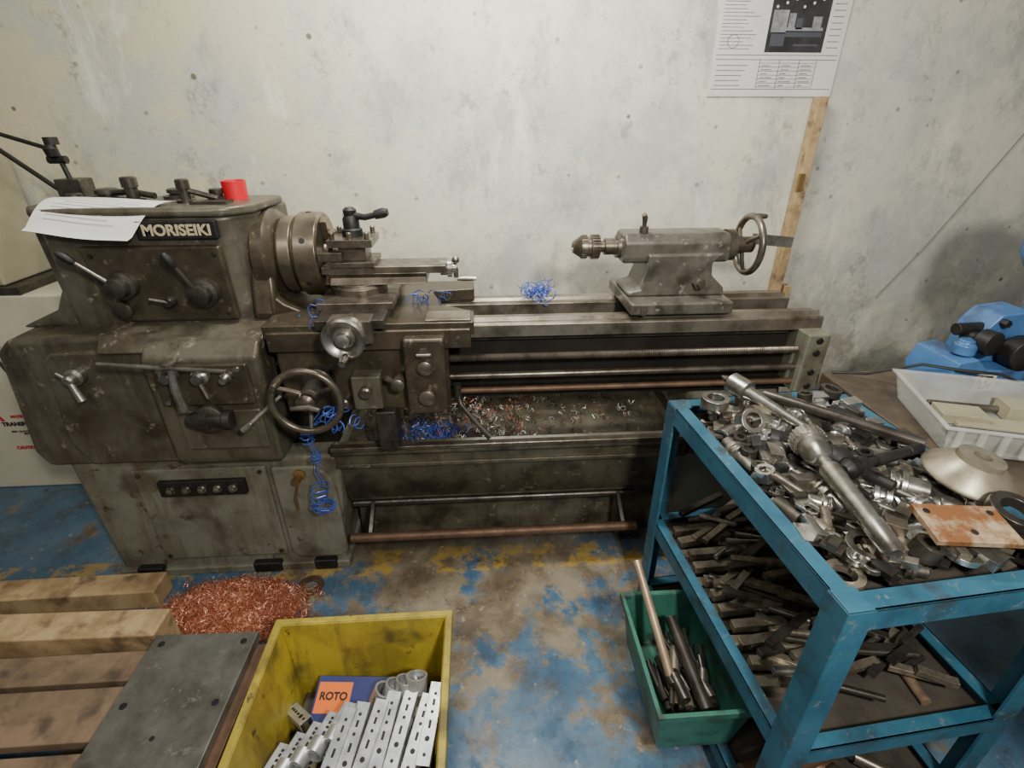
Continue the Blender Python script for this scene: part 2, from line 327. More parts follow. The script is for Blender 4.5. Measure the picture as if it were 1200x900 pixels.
# bed
L_('bed_front_rail',g_prism([(1.50,.885),(1.50,.925),(1.505,.93),(1.525,.93),(1.535,.94),(1.545,.93),(1.585,.93),(1.585,.885)],-.6,1.11,'x'),WAY,.002)
L_('bed_rear_rail',g_prism([(1.69,.885),(1.69,.93),(1.72,.93),(1.73,.94),(1.74,.93),(1.79,.93),(1.79,.885)],-.6,1.10,'x'),WAY,.002)
mb=MB(); mb.add(g_box(-.6,1.09,1.545,1.57,.69,.89)); mb.add(g_box(-.6,1.09,1.75,1.775,.69,.89)); mb.add(g_box(-.6,1.09,1.515,1.60,.665,.70)); mb.add(g_box(-.6,1.09,1.72,1.80,.665,.70))
for x in(-.2,.1,.4,.7,1.06): mb.add(g_box(x,x+.03,1.56,1.76,.68,.88))
mb.add(g_box(-.66,-.5,1.52,1.8,.5,.9)); mb.obj('bed_casting',LT,mat('bed_black_oil',(44,40,33),(30,27,23),10,.45,.3,.1),.004)
L_('rack',g_box(-.1,1.02,1.525,1.548,.865,.885),DSTEEL,.002)
L_('bed_end_bracket',g_box(1.035,1.11,1.44,1.60,.68,.89),PAINTB,.006)
mb=MB()
for z in(.71,.76,.828,.87): mb.add(g_rev((1.073,1.44,z),(0,-1,0),[(0,.011),(.006,.010)],12))
mb.obj('bracket_bolts',LT,BLK)
prof=[];x=0
while x<1.66: prof+=[(x,.0125),(x+.003,.0105)]; x+=.006
L_('lead_screw',g_rev((-.63,1.475,.828),(1,0,0),prof,14),OILSTEEL,0)
L_('feed_rod',g_cyl((-.63,1.475,.765),(1.04,1.475,.765),.011),OILSTEEL,0)
L_('control_rod',g_cyl((-.63,1.475,.712),(1.04,1.475,.712),.010),RUST,0)
# pedestal + tray
L_('tail_pedestal',g_prism([(.66,0),(1.13,0),(1.10,.5),(1.06,.67),(.74,.67),(.70,.5)],1.56,1.95,'y'),PAINTB,.015)
mb=MB(); mb.add(g_box(.70,.8,1.545,1.58,.006,.05)); mb.add(g_box(.95,1.05,1.545,1.58,.006,.05)); mb.obj('pedestal_slots',LT,BLK,.004)
TRP=mat('tray_paint',(92,87,72),(64,58,46),8,.38,.2,.12,c3=(44,39,32),s3=8,c4=(126,120,104),drip=(56,47,36))
mb=MB()
mb.add(g_box(-.5,.70,1.43,2.0,.45,.465)); mb.add(g_prism([(1.425,.535),(1.412,.548),(1.412,.515),(1.44,.515),(1.44,.45),(1.45,.45),(1.45,.548)],-.5,.74,'x'))
mb.add(g_box(-.5,.74,1.985,2.0,.45,.62)); mb.add(g_box(.70,.715,1.44,2.0,.45,.55))
mb.add(g_prism([(1.45,.46),(1.50,.27),(1.52,.25),(1.54,.25),(1.54,.46)],-.5,.70,'x')); mb.add(g_box(-.5,.70,1.52,1.97,.24,.26)); mb.add(g_box(-.5,.68,1.60,1.62,0,.25))
mb.obj('chip_tray',LT,TRP,.003)
L_('chip_tray_rim',g_box(-.5,.74,1.404,1.43,.535,.55),OILSTEEL,.003)
mb=MB(); mb.add(g_cyl((-.49,1.42,.15),(.555,1.42,.15),.017)); mb.obj('foot_bar',LT,RUST)
mb=MB(); mb.add(g_cyl((-.5,1.54,.21),(.57,1.54,.21),.014))
lk=[(1.41,.14),(1.43,.165),(1.53,.225),(1.555,.21),(1.53,.19),(1.44,.14)]
mb.add(g_prism(lk,-.43,-.415,'x')); mb.add(g_prism(lk,.50,.515,'x')); mb.obj('foot_bar_linkage',LT,DSTEEL,.002)
# carriage
mb=MB()
mb.add(g_prism([(-.62,1.395),(-.02,1.395),(-.02,1.49),(-.12,1.56),(-.16,1.7),(-.02,1.72),(-.02,1.82),(-.6,1.82),(-.6,1.72),(-.50,1.69),(-.50,1.56),(-.62,1.49)],.938,.978,'z'))
mb.obj('saddle',LT,DARKP,.004)
L_('saddle_wing_top',g_box(-.16,-.03,1.40,1.48,.978,.984),WAY,.002)
L_('apron_body',g_box(-.60,-.10,1.405,1.475,.69,.94),DARKP,.008)
L_('apron_right_block',g_box(-.225,-.105,1.35,1.41,.70,.945),DARKP,.01)
L_('apron_mid_block',g_box(-.385,-.30,1.355,1.41,.72,.83),PAINT,.006)
L_('apron_top_strip',g_box(-.61,-.03,1.385,1.41,.90,.96),DARKP,.005)
mb=MB()
for x,y,z,r,h in((-.343,1.355,.785,.018,.02),(-.165,1.35,.86,.022,.015),(-.165,1.35,.765,.024,.018),(-.25,1.40,.80,.02,.05),(-.42,1.405,.73,.016,.03)):
    mb.add(g_rev((x,y,z),(0,-1,0),[(0,r),(h,r),(h+.004,r*.7)],20))
mb.add(g_sweep([(-.25,1.36,.80),(-.28,1.345,.83)],[.007,.009],8)); mb.add(g_cyl((-.185,1.34,.90),(-.145,1.34,.90),.006)); mb.add(g_rev((-.165,1.35,.905),(0,-1,0),[(0,.016),(.01,.016)],6))
for x in(-.215,-.115):
    for z in(.71,.93): mb.add(g_rev((x,1.35,z),(0,-1,0),[(0,.006),(.004,.006)],8))
mb.obj('apron_knobs',LT,OILSTEEL)
mb=MB(); mb.add(g_sweep([(-.08,1.44,.72),(-.07,1.40,.70),(-.02,1.36,.655),(.02,1.34,.615)],[.009,.008,.008,.012],10)); mb.add(g_rev((-.08,1.43,.70),(0,0,1),[(0,.012),(.06,.012)],16)); mb.obj('clutch_lever',LT,DSTEEL)
L_('chaser_bracket',g_box(-.33,-.27,1.37,1.46,.56,.70),DSTEEL,.004)
def wheel(n,c,ax,R,rim,depth,hd,m1=STEEL,spokes=4,hub=.02):
    c=Vector(c);ax=Vector(ax).normalized();B=basis(ax); mb=MB()
    mb.add(g_sweep(circ(c,ax,R-rim,48),rim,12,True))
    inner=c-ax*depth
    mb.add(g_rev(inner-ax*.01,ax,[(0,hub),(.02+depth,hub),(.026+depth,hub*.7),(.03+depth,hub*.4)],24))
    for k in range(spokes):
        a=2*PI*k/spokes+.5; u=B@Vector((math.cos(a),math.sin(a),0)); mb.add(g_sweep([inner+u*hub*.6,inner+u*R*.5+ax*depth*.4,c+u*(R-rim)],[.008,.007,.006],8))
    u=B@Vector((math.cos(hd),math.sin(hd),0)); h=c+u*(R-rim); mb.add(g_sweep([h,h+ax*.015,h+ax*.035,h+ax*.06],[.006,.009,.011,.007],12),0)
    return mb.obj(n,LT,m1)
wheel('carriage_handwheel',(-.489,1.27,.80),(0,-1,0),.104,.010,.03,2.2,OILSTEEL,3,.026)
L_('handwheel_shaft',g_rev((-.489,1.41,.80),(0,-1,0),[(0,.05),(.03,.048),(.04,.03),(.12,.028)],28),DSTEEL,.002)
mb=MB(); mb.add(g_sweep([(-.52,1.235,.80),(-.47,1.23,.805),(-.44,1.22,.80)],[.006,.007,.006],8)); mb.add(g_sweep([(-.58,1.33,.79),(-.64,1.30,.745),(-.67,1.28,.72)],[.005,.006,.006],8)); mb.add(g_sweep([(-.66,1.285,.727),(-.685,1.275,.71)],[.011,.009],10)); mb.obj('apron_lever',LT,STEEL)
L_('cross_slide_ways',g_box(-.46,-.27,1.36,1.84,.975,1.003),DSTEEL,.003)
L_('cross_slide',g_box(-.475,-.255,1.45,1.72,1.0,1.022),OILSTEEL,.003)
L_('cross_slide_end',g_box(-.42,-.30,1.335,1.40,.94,1.01),PAINT,.006)
mb=MB(); mb.add(g_rev((-.36,1.335,.985),(0,-1,0),[(0,.04),(.02,.04),(.022,.047),(.045,.047),(.047,.03),(.055,.03)],36)); mb.obj('cross_feed_dial',LT,BRIGHT)
mb=MB(); mb.add(g_rev((-.36,1.28,.985),(0,-1,0),[(0,.03),(.0,.052),(.004,.057),(.018,.057),(.022,.052),(.018,.04),(.006,.028),(.006,.02),(.03,.018),(.033,.01)],40))
mb.add(g_sweep([(-.36,1.262,.94),(-.36,1.24,.938),(-.36,1.215,.937)],[.008,.012,.009],12)); mb.obj('cross_feed_handwheel',LT,STEEL)
L_('compound_swivel',g_rev((-.375,1.59,1.02),(0,0,1),[(0,.085),(.022,.085),(.026,.075),(.032,.075)],48),OILSTEEL,.001)
mb=MB(); mb.add(g_prism([(1.535,1.05),(1.55,1.07),(1.535,1.085),(1.645,1.085),(1.63,1.07),(1.645,1.05)],-.45,-.16,'x')); mb.add(g_box(-.47,-.10,1.54,1.64,1.082,1.105)); mb.obj('compound_rest',LT,OILSTEEL,.003)
mb=MB(); mb.add(g_rev((-.12,1.59,1.085),(1,0,0),[(0,.022),(.02,.022),(.022,.028),(.035,.028),(.037,.014),(.05,.014)],28))
mb.add(g_sweep([(-.075,1.59,1.085),(-.072,1.59,1.055)],[.01,.007],10)); mb.add(g_sphere((-.072,1.59,1.11),.012)); mb.add(g_sweep([(-.07,1.59,1.05),(-.04,1.59,1.05),(-.01,1.59,1.05)],[.006,.008,.006],10))
mb.obj('compound_handle',LT,STEEL)
mb=MB()
mb.add(g_box(-.44,-.31,1.53,1.66,1.105,1.12)); mb.add(g_box(-.415,-.335,1.555,1.635,1.12,1.165)); mb.add(g_box(-.44,-.31,1.53,1.66,1.163,1.185))
for x in(-.425,-.375,-.325): 
    for y in(1.545,1.645): mb.add(g_rev((x,y,1.185),(0,0,1),[(0,.008),(.018,.008),(.02,.006)],8))
mb.add(g_box(-.47,-.40,1.525,1.55,1.125,1.15)); mb.obj('tool_post',LT,OILSTEEL,.003)
mb=MB(); mb.add(g_rev((-.375,1.595,1.185),(0,0,1),[(0,.03),(.02,.03),(.024,.024),(.05,.024),(.06,.018),(.075,.02),(.082,.012)],24))
mb.add(g_sweep([(-.375,1.595,1.245),(-.33,1.585,1.24),(-.285,1.58,1.25)],[.012,.009,.009],12)); mb.add(g_sweep([(-.30,1.58,1.247),(-.275,1.578,1.253),(-.262,1.576,1.256)],[.013,.015,.01],12)); mb.obj('tool_post_clamp_lever',LT,BLK)
# tailstock
TS=MB()
TS.add(g_prism([(.47,.945),(.80,.945),(.80,.985),(.47,.985)],1.50,1.80,'y'))
TS.add(g_prism([(.475,.985),(.795,.985),(.79,1.01),(.745,1.05),(.74,1.09),(.78,1.12),(.53,1.12),(.535,1.07),(.515,1.01),(.475,1.0)],1.57,1.73,'y'))
TS.obj('tailstock_body',LT,TAILP,.012)
mb=MB()
sec=[(1.60,1.085),(1.585,1.10),(1.585,1.155),(1.605,1.178),(1.695,1.178),(1.715,1.155),(1.715,1.10),(1.70,1.085)]
mb.add(g_prism(sec,.455,.80,'x')); mb.obj('tailstock_barrel_housing',LT,TAILP,.01)
mb=MB(); mb.add(g_rev((.80,1.65,1.13),(1,0,0),[(0,.05),(.03,.05),(.035,.03),(.06,.028)],28)); mb.add(g_rev((.455,1.65,1.13),(-1,0,0),[(0,.036),(.012,.036),(.013,.026),(.05,.026),(.052,.018),(.07,.018)],28))
mb.add(g_rev((.52,1.62,1.178),(0,0,1),[(0,.014),(.02,.014)],16)); mb.add(g_sweep([(.52,1.62,1.195),(.518,1.615,1.225),(.512,1.61,1.235)],[.006,.009,.008],10))
mb.add(g_rev((.70,1.57,1.03),(0,-1,0),[(0,.02),(.02,.02),(.022,.012),(.035,.012)],6))
mb.add(g_box(.50,.52,1.49,1.52,.95,.98)); mb.obj('tailstock_quill',LT,OILSTEEL)
mb=MB(); mb.add(g_rev((.39,1.65,1.13),(-1,0,0),[(0,.018),(.002,.034),(.03,.037),(.032,.031),(.04,.031),(.042,.036),(.062,.036),(.064,.033),(.088,.018),(.088,.010),(.080,.008)],30))
for k in range(24):
    a=2*PI*k/24; M=Matrix.Translation((.39,1.65,1.13))@Matrix.Rotation(a,4,'X'); mb.add(g_box(-.028,-.004,-.002,.002,.033,.039),0,M); mb.add(g_box(-.060,-.044,-.002,.002,.033,.038),0,M)
mb.obj('tailstock_drill_chuck',LT,OILSTEEL)
wheel('tailstock_handwheel',(.885,1.65,1.13),(1,0,0),.10,.011,.02,1.2,OILSTEEL,3,.026)
# ------------------------------------------------------------------ swarf
def curl(mb,c,R,turns,L,ax,r,mi=0,n=None,jit=.15,seg=4):
    B=basis(ax);c=Vector(c);n=n or int(max(6,turns*10));pts=[];ph=random.random()*6
    for i in range(n+1):
        a=ph+2*PI*turns*i/n; rr=R*(1+random.uniform(-jit,jit)); pts.append(c+B@Vector((rr*math.cos(a),rr*math.sin(a),L*i/n)))
    mb.add(g_sweep(pts,r,seg),mi)
def rdir(flat=1):
    return (random.uniform(-1,1),random.uniform(-1,1),random.uniform(-.4,.6)*flat)
mb=MB()
cx,cy,ax_,ay_,hz=-.87,1.235,.25,.145,.08
N=36
vv=[];ff=[]
for i in range(N+1):
    for j in range(N+1):
        u=-1+2*i/N;w=-1+2*j/N; d=math.sqrt(u*u+w*w); h=max(0,1-d**1.6)*hz*.8*(1+.2*math.sin(9*u+3)*math.cos(8*w)); vv.append((cx+u*ax_*.85,cy+w*ay_*.85,h+.001))
for i in range(N):
    for j in range(N):
        a=i*(N+1)+j
        if max(vv[q][2] for q in (a,a+1,a+N+2,a+N+1))>.0015: ff.append((a,a+1,a+N+2,a+N+1))
mb.add((vv,ff))
for k in range(2400):
    a=random.random()*2*PI; d=random.random()**.5*1.02
    if random.random()<.12: d*=1.25
    x=cx+math.cos(a)*d*ax_; y=cy+math.sin(a)*d*ay_
    if y>1.40 or (y<1.15 and x<-.96): continue
    z=max(0,1-min(1,d)**1.6)*hz+random.uniform(.004,.018)
    curl(mb,(x,y,z),random.uniform(.004,.014),random.uniform(.4,1.6),random.uniform(.004,.03),rdir(),.0008,random.choice((0,0,1)),7,.2,3)
mb.obj('copper_swarf_pile',None,[COPPER,mat('pale_copper_swarf',(234,180,150),(198,130,100),60,.35,.5,0)])
one('worn_washer',None,g_rev((-.64,1.345,.001),(0,0,1),[(0,.022),(0,.045),(.006,.045),(.006,.022)],28,True),RUST)
mb=MB()
for k in range(1300):
    x=random.uniform(-.45,.62) if k%4==0 else random.gauss(-.12,.18); y=random.uniform(1.47,1.9); z=.468+random.uniform(0,.03)*(1+2*math.exp(-((x+.1)/.2)**2))
    if not -.46<x<.66: continue
    curl(mb,(x,y,z),random.uniform(.004,.013),random.uniform(.4,1.8),random.uniform(.004,.03),rdir(),.0011,random.choice((0,0,1,1,1,2,2,4)),7,.2,3)
for k in range(36):
    x=random.gauss(-.17,.05); y=random.uniform(1.46,1.6); curl(mb,(x,y,.49),random.uniform(.01,.025),random.uniform(1,4),random.uniform(.02,.09),(random.uniform(-1,1),random.uniform(-1,1),random.uniform(0,1)),.0012,3,None,.2,4)
mb.obj('metal_swarf_chips',LT,[mat('white_swarf',(226,222,214),(184,180,174),50,.4,.5,0),DSTEEL,RUST,BLUESW,COPPER])
mb=MB()
pts=[(-.50,1.385,.70),(-.535,1.38,.66),(-.55,1.375,.60),(-.535,1.375,.54),(-.55,1.38,.48),(-.54,1.38,.43)]
mb.add(g_sweep(pts,.0018,5)); mb.add(g_sweep([Vector(p)+Vector((.012,-.004,.0)) for p in pts],.0018,5))
for c,R,t,l in(((-.55,1.375,.60),.02,3,.05),((-.545,1.375,.43),.028,5,-.10),((-.535,1.37,.36),.03,4,-.02),((-.54,1.375,.52),.015,3,.04)): curl(mb,c,R,t,l,(.1,.05,1),.0018,0,t*12,.2,5)
for c,n in(((-.50,1.44,.985),3),((-.17,1.60,.97),7),((.20,1.70,.955),24),((-.42,1.30,.70),8)):
    for k in range(n): curl(mb,Vector(c)+Vector((random.gauss(0,.022),random.gauss(0,.012),random.uniform(0,.03))),random.uniform(.008,.025),random.uniform(.5,2),random.uniform(.02,.06),rdir(),.0015,0,12,.2,4)
mb.obj('blue_swarf_curls',LT,BLUESW)
# ------------------------------------------------------------------ things on headstock
P=top('paper_sheet',(-1.0,1.52,1.31))
n=12; vv=[];ff=[]
A,B_,C,D=[Vector(p) for p in((-1.15,1.60,1.296),(-.83,1.565,1.296),(-.935,1.452,1.205),(-1.19,1.45,1.235))]
def pp(u,w):
    p=(A.lerp(B_,u)).lerp(D.lerp(C,u),w); p.z+=.030*math.sin(PI*min(1,w*1.1))+.004*math.sin(5*u+2*w); return p
for i in range(n+1):
    for j in range(n+1): vv.append(tuple(pp(i/n,j/n)))
for i in range(n):
    for j in range(n): a=i*(n+1)+j; ff.append((a,a+n+1,a+n+2,a+1))
o=one('sheet',P,(vv,ff),PAPER)
mb=MB()
for r in range(9):
    w=.25+r*.065; u0=.12 if r%3 else .2; u1=.9-random.random()*.3
    q=[]
    for u in(u0,(u0+u1)/2,u1):
        for ww in(w,w+.010):
            p=pp(u,ww); p.z+=.0012; p.y-=.0008; q.append(tuple(p))
    mb.add((q,[(0,2,3,1),(2,4,5,3)]))
mb.obj('printed_lines',P,mat('light_ink',(170,170,175),None,5,.8,0,0))
mb=MB(); mb.add(g_rev((-.715,1.66,TZ),(0,0,1),[(0,.032),(.052,.034),(.052,.030),(.006,.028)],28)); mb.obj('red_cup',None,RED)
G=top('magnetic_indicator_stand',(-1.2,1.72,TZ))
one('magnet_base',G,g_box(-1.24,-1.165,1.69,1.75,TZ,TZ+.055),DSTEEL,.004)
mb=MB(); mb.add(g_cyl((-1.21,1.72,TZ+.05),(-1.225,1.72,1.44),.007)); mb.add(g_rev((-1.225,1.705,1.40),(0,0,1),[(0,.014),(.02,.018),(.03,.01)],14)); mb.add(g_cyl((-1.25,1.72,1.39),(-1.20,1.72,1.39),.011)); mb.add(g_cyl((-1.225,1.72,1.43),(-1.225,1.72,1.45),.018))
mb.add(g_cyl((-1.225,1.72,1.415),(-1.53,1.77,1.50),.006)); mb.add(g_cyl((-1.49,1.77,1.48),(-1.27,1.75,1.30),.007)); mb.add(g_sphere((-1.49,1.77,1.49),.014)); mb.obj('arm',G,BLK)
# ------------------------------------------------------------------ left cabinets
T=top('transformer_cabinet',(-2.0,2.1,0))
one('cabinet_body',T,g_box(-2.75,-1.52,2.0,2.28,0.0,.90),CREAM,.01)
text('cabinet_label_name',T,'TRANSFORMER',(-1.965,1.998,.335),.026,BLACKINK,bold=.0008)
text('cabinet_label_maker',T,'MATSUMOTO',(-1.95,1.998,.372),.018,REDINK,bold=.0006)
text('cabinet_label_small',T,'BEST QUALITY BEST SERVICE\nBEST PRICE',(-1.955,1.998,.292),.012,BLACKINK)
text('cabinet_label_mark',T,'A',(-2.06,1.998,.372),.06,REDINK,bold=.003)
text('cabinet_label_caution',T,'CAUTION',(-2.0,1.998,.215),.02,REDINK,bold=.001)
mb=MB(); mb.add(g_sweep([(-1.90,1.985,.70),(-1.92,1.97,.66),(-1.87,1.97,.50),(-1.85,1.985,.48)],.006,8)); mb.obj('cabinet_handle',T,DSTEEL)
one('cabinet_top_box',T,g_box(-2.6,-1.80,2.02,2.28,.93,1.38),CREAM2,.01)
one('cabinet_top_lip',T,g_box(-2.6,-1.74,2.0,2.28,.90,.93),DSTEEL,.004)
# ------------------------------------------------------------------ wall things
Q=top('wall_notice_poster',(1.18,2.29,1.75))
one('sheet',Q,g_box(.93,1.44,WY-.006,WY-.001,1.575,1.94),PAPER)
mb=MB(); Yp=WY-.0072
def pr(x0,x1,z0,z1,mi=0,dy=0): mb.add(g_box(x0,x1,Yp-dy,Yp+.001,z0,z1),mi)
pr(1.13,1.36,1.725,1.92,3)
for z in(1.715,1.70,1.60,1.93): pr(.94,1.43,z,z+.0015,1)
for i in range(16): pr(.945,.945+random.uniform(.08,.15),1.735+i*.0115,1.737+i*.0115,4)
for i in range(7): pr(1.12,1.345,1.608+i*.0135,1.609+i*.0135,1)
for i in range(6):
    for j in range(3): pr(1.13+.08*j,1.13+.08*j+random.uniform(.02,.05),1.612+i*.0135,1.615+i*.0135,4)
for x in(1.12,1.20,1.28,1.35): pr(x,x+.0015,1.605,1.70,1)
for i in range(5): pr(.95,.95+random.uniform(.08,.14),1.612+i*.017,1.6145+i*.017,4)
for i in range(9): pr(1.375,1.42,1.74+i*.02,1.7425+i*.02,4)
e=.0004
pr(1.14,1.20,1.79,1.86,4,e); pr(1.145,1.20,1.745,1.785,1,e); pr(1.20,1.345,1.795,1.805,4,e); pr(1.20,1.345,1.775,1.79,1,e); pr(1.205,1.23,1.805,1.85,4,e); pr(1.235,1.26,1.80,1.835,1,e); pr(1.30,1.335,1.805,1.84,4,e); pr(1.24,1.34,1.745,1.752,1,e)
for i in range(6): mb.add(g_rev((1.15+.035*i,Yp-e,1.87+.012*(i%3)),(0,-1,0),[(0,.005),(.0004,.005)],10),2)
mb.obj('print',Q,[BLACKINK,INK,PAPER,PHOTO,MIDINK])
one('stamp',Q,g_sweep(circ((1.0,Yp,1.76),(0,1,0),.022,24),.0008,5,True),INK)
Q2=top('wooden_post',(1.39,2.25,.8))
one('post',Q2,g_box(1.37,1.41,2.245,2.29,0,1.575),WOOD,.003)
one('post_short',Q2,g_box(1.425,1.46,2.25,2.29,0,.80),WOOD,.003)
one('hinge',Q2,g_box(1.36,1.385,2.235,2.247,1.22,1.29),BRASS,.002)
mb=MB(); mb.add(g_box(-.075,.075,-.004,.004,-.018,.018),0,Matrix.Translation((1.02,1.75,1.12))@Matrix.Rotation(.1,4,'Y')); mb.obj('steel_strip',LT,STEEL,.001)
one('wall_diagonal_line',None,g_sweep([(1.93,WY-.004,.72),(2.1,WY-.004,.98),(2.34,WY-.004,1.42),(2.6,WY-.004,1.9)],.002,6),mat('thin_grey_line',(120,114,102),None,5,.6,0,0))  # thin grey line running diagonally up the wall
# ------------------------------------------------------------------ right table
TB=top('work_table',(1.6,.8,0))
one('table_top',TB,g_box(1.095,2.3,.15,1.42,.73,.77),BROWN,.006)
mb=MB()
for x in(1.12,2.2):
    for y in(.2,1.33): mb.add(g_box(x,x+.05,y,y+.05,0,.73))
mb.obj('table_legs',TB,DSTEEL,.004)
def opentop(mb,x0,x1,y0,y1,z0,z1,t,tap,mi=0,M=None):
    o=g_taperbox(x0,x1,y0,y1,z0,z1,tap)[0]; i=g_taperbox(x0+t,x1-t,y0+t,y1-t,z0,z1,tap)[0]
    i=[(p[0],p[1],p[2]+(t if p[2]==z0 else 0)) for p in i]
    v=o+i
    f=[(0,1,3,2),(4,6,7,5),(0,4,5,1),(2,3,7,6),(0,2,6,4),(8,10,11,9),(12,13,15,14),(8,9,13,12),(10,14,15,11),(8,12,14,10),(1,9,11,3),(5,7,15,13),(1,5,13,9),(3,11,15,7)]
    mb.add((v,f),mi,M)
BX=top('clear_plastic_tray',(1.35,1.05,.77))
Mx=Matrix.Translation((1.36,1.05,0))@Matrix.Rotation(-.32,4,'Z')
mb=MB(); opentop(mb,-.22,.21,-.17,.15,.772,.85,.004,.02,0,Mx)
for (a,b,c,d) in((-.228,.218,-.178,-.166),(-.228,.218,.146,.158),(-.228,-.216,-.17,.15),(.206,.218,-.17,.15)): mb.add(g_box(a,b,c,d,.846,.852),0,Mx)
for i in range(9): mb.add(g_box(-.20+i*.046,-.185+i*.046,-.176,-.168,.79,.846),0,Mx)
mb.obj('tray',BX,CLEAR,.002)
mb=MB()
mb.add(g_box(-.16,.12,-.09,-.06,.778,.80),3,Mx); mb.add(g_box(-.12,.15,-.03,.03,.778,.79),2,Mx); mb.add(g_cyl((-.15,.08,.79),(.1,.09,.79),.01),3,Mx); mb.add(g_box(.02,.16,.04,.11,.778,.82),2,Mx); mb.add(g_box(-.15,-.04,-.01,.06,.778,.805),2,Mx); mb.add(g_cyl((-.1,-.12,.79),(.12,-.13,.79),.012),3,Mx)
mb.obj('tray_contents',BX,[STEEL,PAPER,CREAM2,OILSTEEL],.002)
BM=top('bench_grinder',(1.6,1.34,.77))
mb=MB()
mb.add(g_prism([(1.355,.772),(2.02,.772),(2.02,.85),(1.46,.85),(1.42,.885),(1.365,.875),(1.345,.82)],1.24,1.40,'y'))
mb.add(g_prism([(1.455,.85),(1.47,.955),(1.50,.995),(1.585,1.005),(1.62,.96),(1.64,.85)],1.30,1.40,'y'))
mb.add(g_rev((1.41,1.29,.885),(0,0,1),[(0,.03),(.03,.03),(.034,.022),(.045,.02)],24))
mb.obj('casting',BM,BLUE2,.010)
mb=MB(); mb.add(g_rev((1.46,1.25,.925),(-.2,1,0),[(0,.022),(.004,.036),(.04,.036),(.05,.02),(.09,.02)],28)); mb.add(g_rev((1.555,1.23,.895),(0,1,0),[(0,.03),(.005,.048),(.05,.048),(.055,.03),(.08,.03)],32)); mb.add(g_cyl((1.40,1.33,.945),(1.66,1.33,.95),.018)); mb.add(g_rev((1.505,1.28,.975),(0,1,0),[(0,.012),(.03,.012)],6))
mb.obj('spindle_knobs',BM,BLK,.002)
mb=MB(); mb.add(g_rev((1.79,1.38,.772),(0,0,1),[(0,.12),(.02,.12),(.03,.10),(.30,.10),(.32,.14),(.36,.165),(.50,.165),(.56,.14),(.60,.06)],32)); mb.obj('shadow_casting_column',BM,BLUE2,.004)  # added tall body, mostly out of view, shaped to cast the right wall shadow
mb=MB(); mb.add(g_box(1.435,1.495,1.2385,1.2405,.785,.84),0)
for i in range(9):
    for j in range(8):
        if random.random()<.5: mb.add(g_box(1.44+i*.0055,1.445+i*.0055,1.237,1.239,.791+j*.0052,.796+j*.0052),1)
mb.obj('qr_sticker',BM,[PAPER,BLACKINK])
one('black_cable',None,g_sweep([(1.12,1.405,.776),(1.2,1.36,.790),(1.28,1.27,.862),(1.36,1.225,.862),(1.45,1.19,.862),(1.60,1.12,.80),(1.8,1.05,.776)],.0045,8),BLK)
# ------------------------------------------------------------------ cart (stands slightly rotated)
x0,x1,y0,y1=.515,1.035,.515,1.215
GX=Matrix.Translation((x0,y1,0))@Matrix.Rotation(math.radians(4.6),4,'Z')@Matrix.Translation((-x0,-y1,0))
K=top('tool_cart',(.80,.87,0))
mb=MB()
def frame(z,h=.05,w=.034,t=.005):
    for (a,b,c,d,e,f) in((x0,x1,y0,y0+t,z-h,z),(x0,x1,y1-t,y1,z-h,z),(x0,x0+t,y0,y1,z-h,z),(x1-t,x1,y0,y1,z-h,z),
        (x0,x1,y0,y0+w,z-t,z),(x0,x1,y1-w,y1,z-t,z),(x0,x0+w,y0,y1,z-t,z),(x1-w,x1,y0,y1,z-t,z)): mb.add(g_box(a,b,c,d,e,f))
frame(.80,.05,.038); frame(.39,.045,.03); frame(.10,.04,.03)
for (x,sx_) in((x0,1),(x1,-1)):
    for (y,sy) in((y0,1),(y1,-1)):
        w=.05;t=.006
        mb.add(g_box(min(x,x+sx_*w),max(x,x+sx_*w),min(y-sy*.001,y+sy*t),max(y-sy*.001,y+sy*t),0,.798)); mb.add(g_box(min(x-sx_*.001,x+sx_*t),max(x-sx_*.001,x+sx_*t),min(y,y+sy*w),max(y,y+sy*w),0,.798))
mb.add(g_box(x0+.001,x0+.048,y0+.001,y0+.048,.7985,.8005)); mb.add(g_box(x1-.048,x1-.001,y0+.001,y0+.048,.7985,.8005)); mb.add(g_box(x0+.001,x0+.048,y1-.048,y1-.001,.7985,.8005))
mb.obj('angle_iron_frame',K,BLUE,.0015)
mb=MB()
mb.add(g_box(x0+.006,x1-.006,y0+.006,y1-.006,.745,.75)); mb.add(g_box(x0+.006,x1-.006,y0+.006,y1-.006,.345,.35)); mb.add(g_box(x0+.006,x1-.006,y0+.006,y1-.006,.06,.065))
mb.obj('shelf_sheets',K,TRAYM)
def rotz(x,y,z,a,tilt=0): return Matrix.Translation((x,y,z))@Matrix.Rotation(a,4,'Z')@Matrix.Rotation(tilt,4,'Y')
def taperpart(mb,M,mi,s=1): mb.add(g_rev((0,0,0),(1,0,0),[(0,.010*s),(.09*s,.014*s),(.092*s,.02*s),(.12*s,.02*s)],18),mi,M)
def holder(mb,M,mi,s=1): mb.add(g_rev((0,0,0),(1,0,0),[(h*s,r*s) for h,r in((0,.008),(.012,.009),(.014,.007),(.022,.007),(.024,.011),(.075,.016),(.077,.026),(.084,.026),(.086,.021),(.092,.021),(.094,.027),(.102,.027),(.104,.020),(.135,.018),(.14,.013))],22),mi,M)
def sleeve(mb,M,mi,L=.09,r=.018): mb.add(g_rev((0,0,0),(1,0,0),[(0,r*.6),(0,r),(L,r*1.15),(L,r*.75)],20,True),mi,M)
def ring(mb,M,mi,r=.03,h=.02): mb.add(g_rev((0,0,0),(0,0,1),[(0,r*.6),(0,r),(h,r),(h,r*.6)],24,True),mi,M)
def nut(mb,M,mi,r=.016): mb.add(g_rev((0,0,0),(0,0,1),[(0,r*.5),(0,r),(.014,r),(.014,r*.5)],6,True),mi,M)
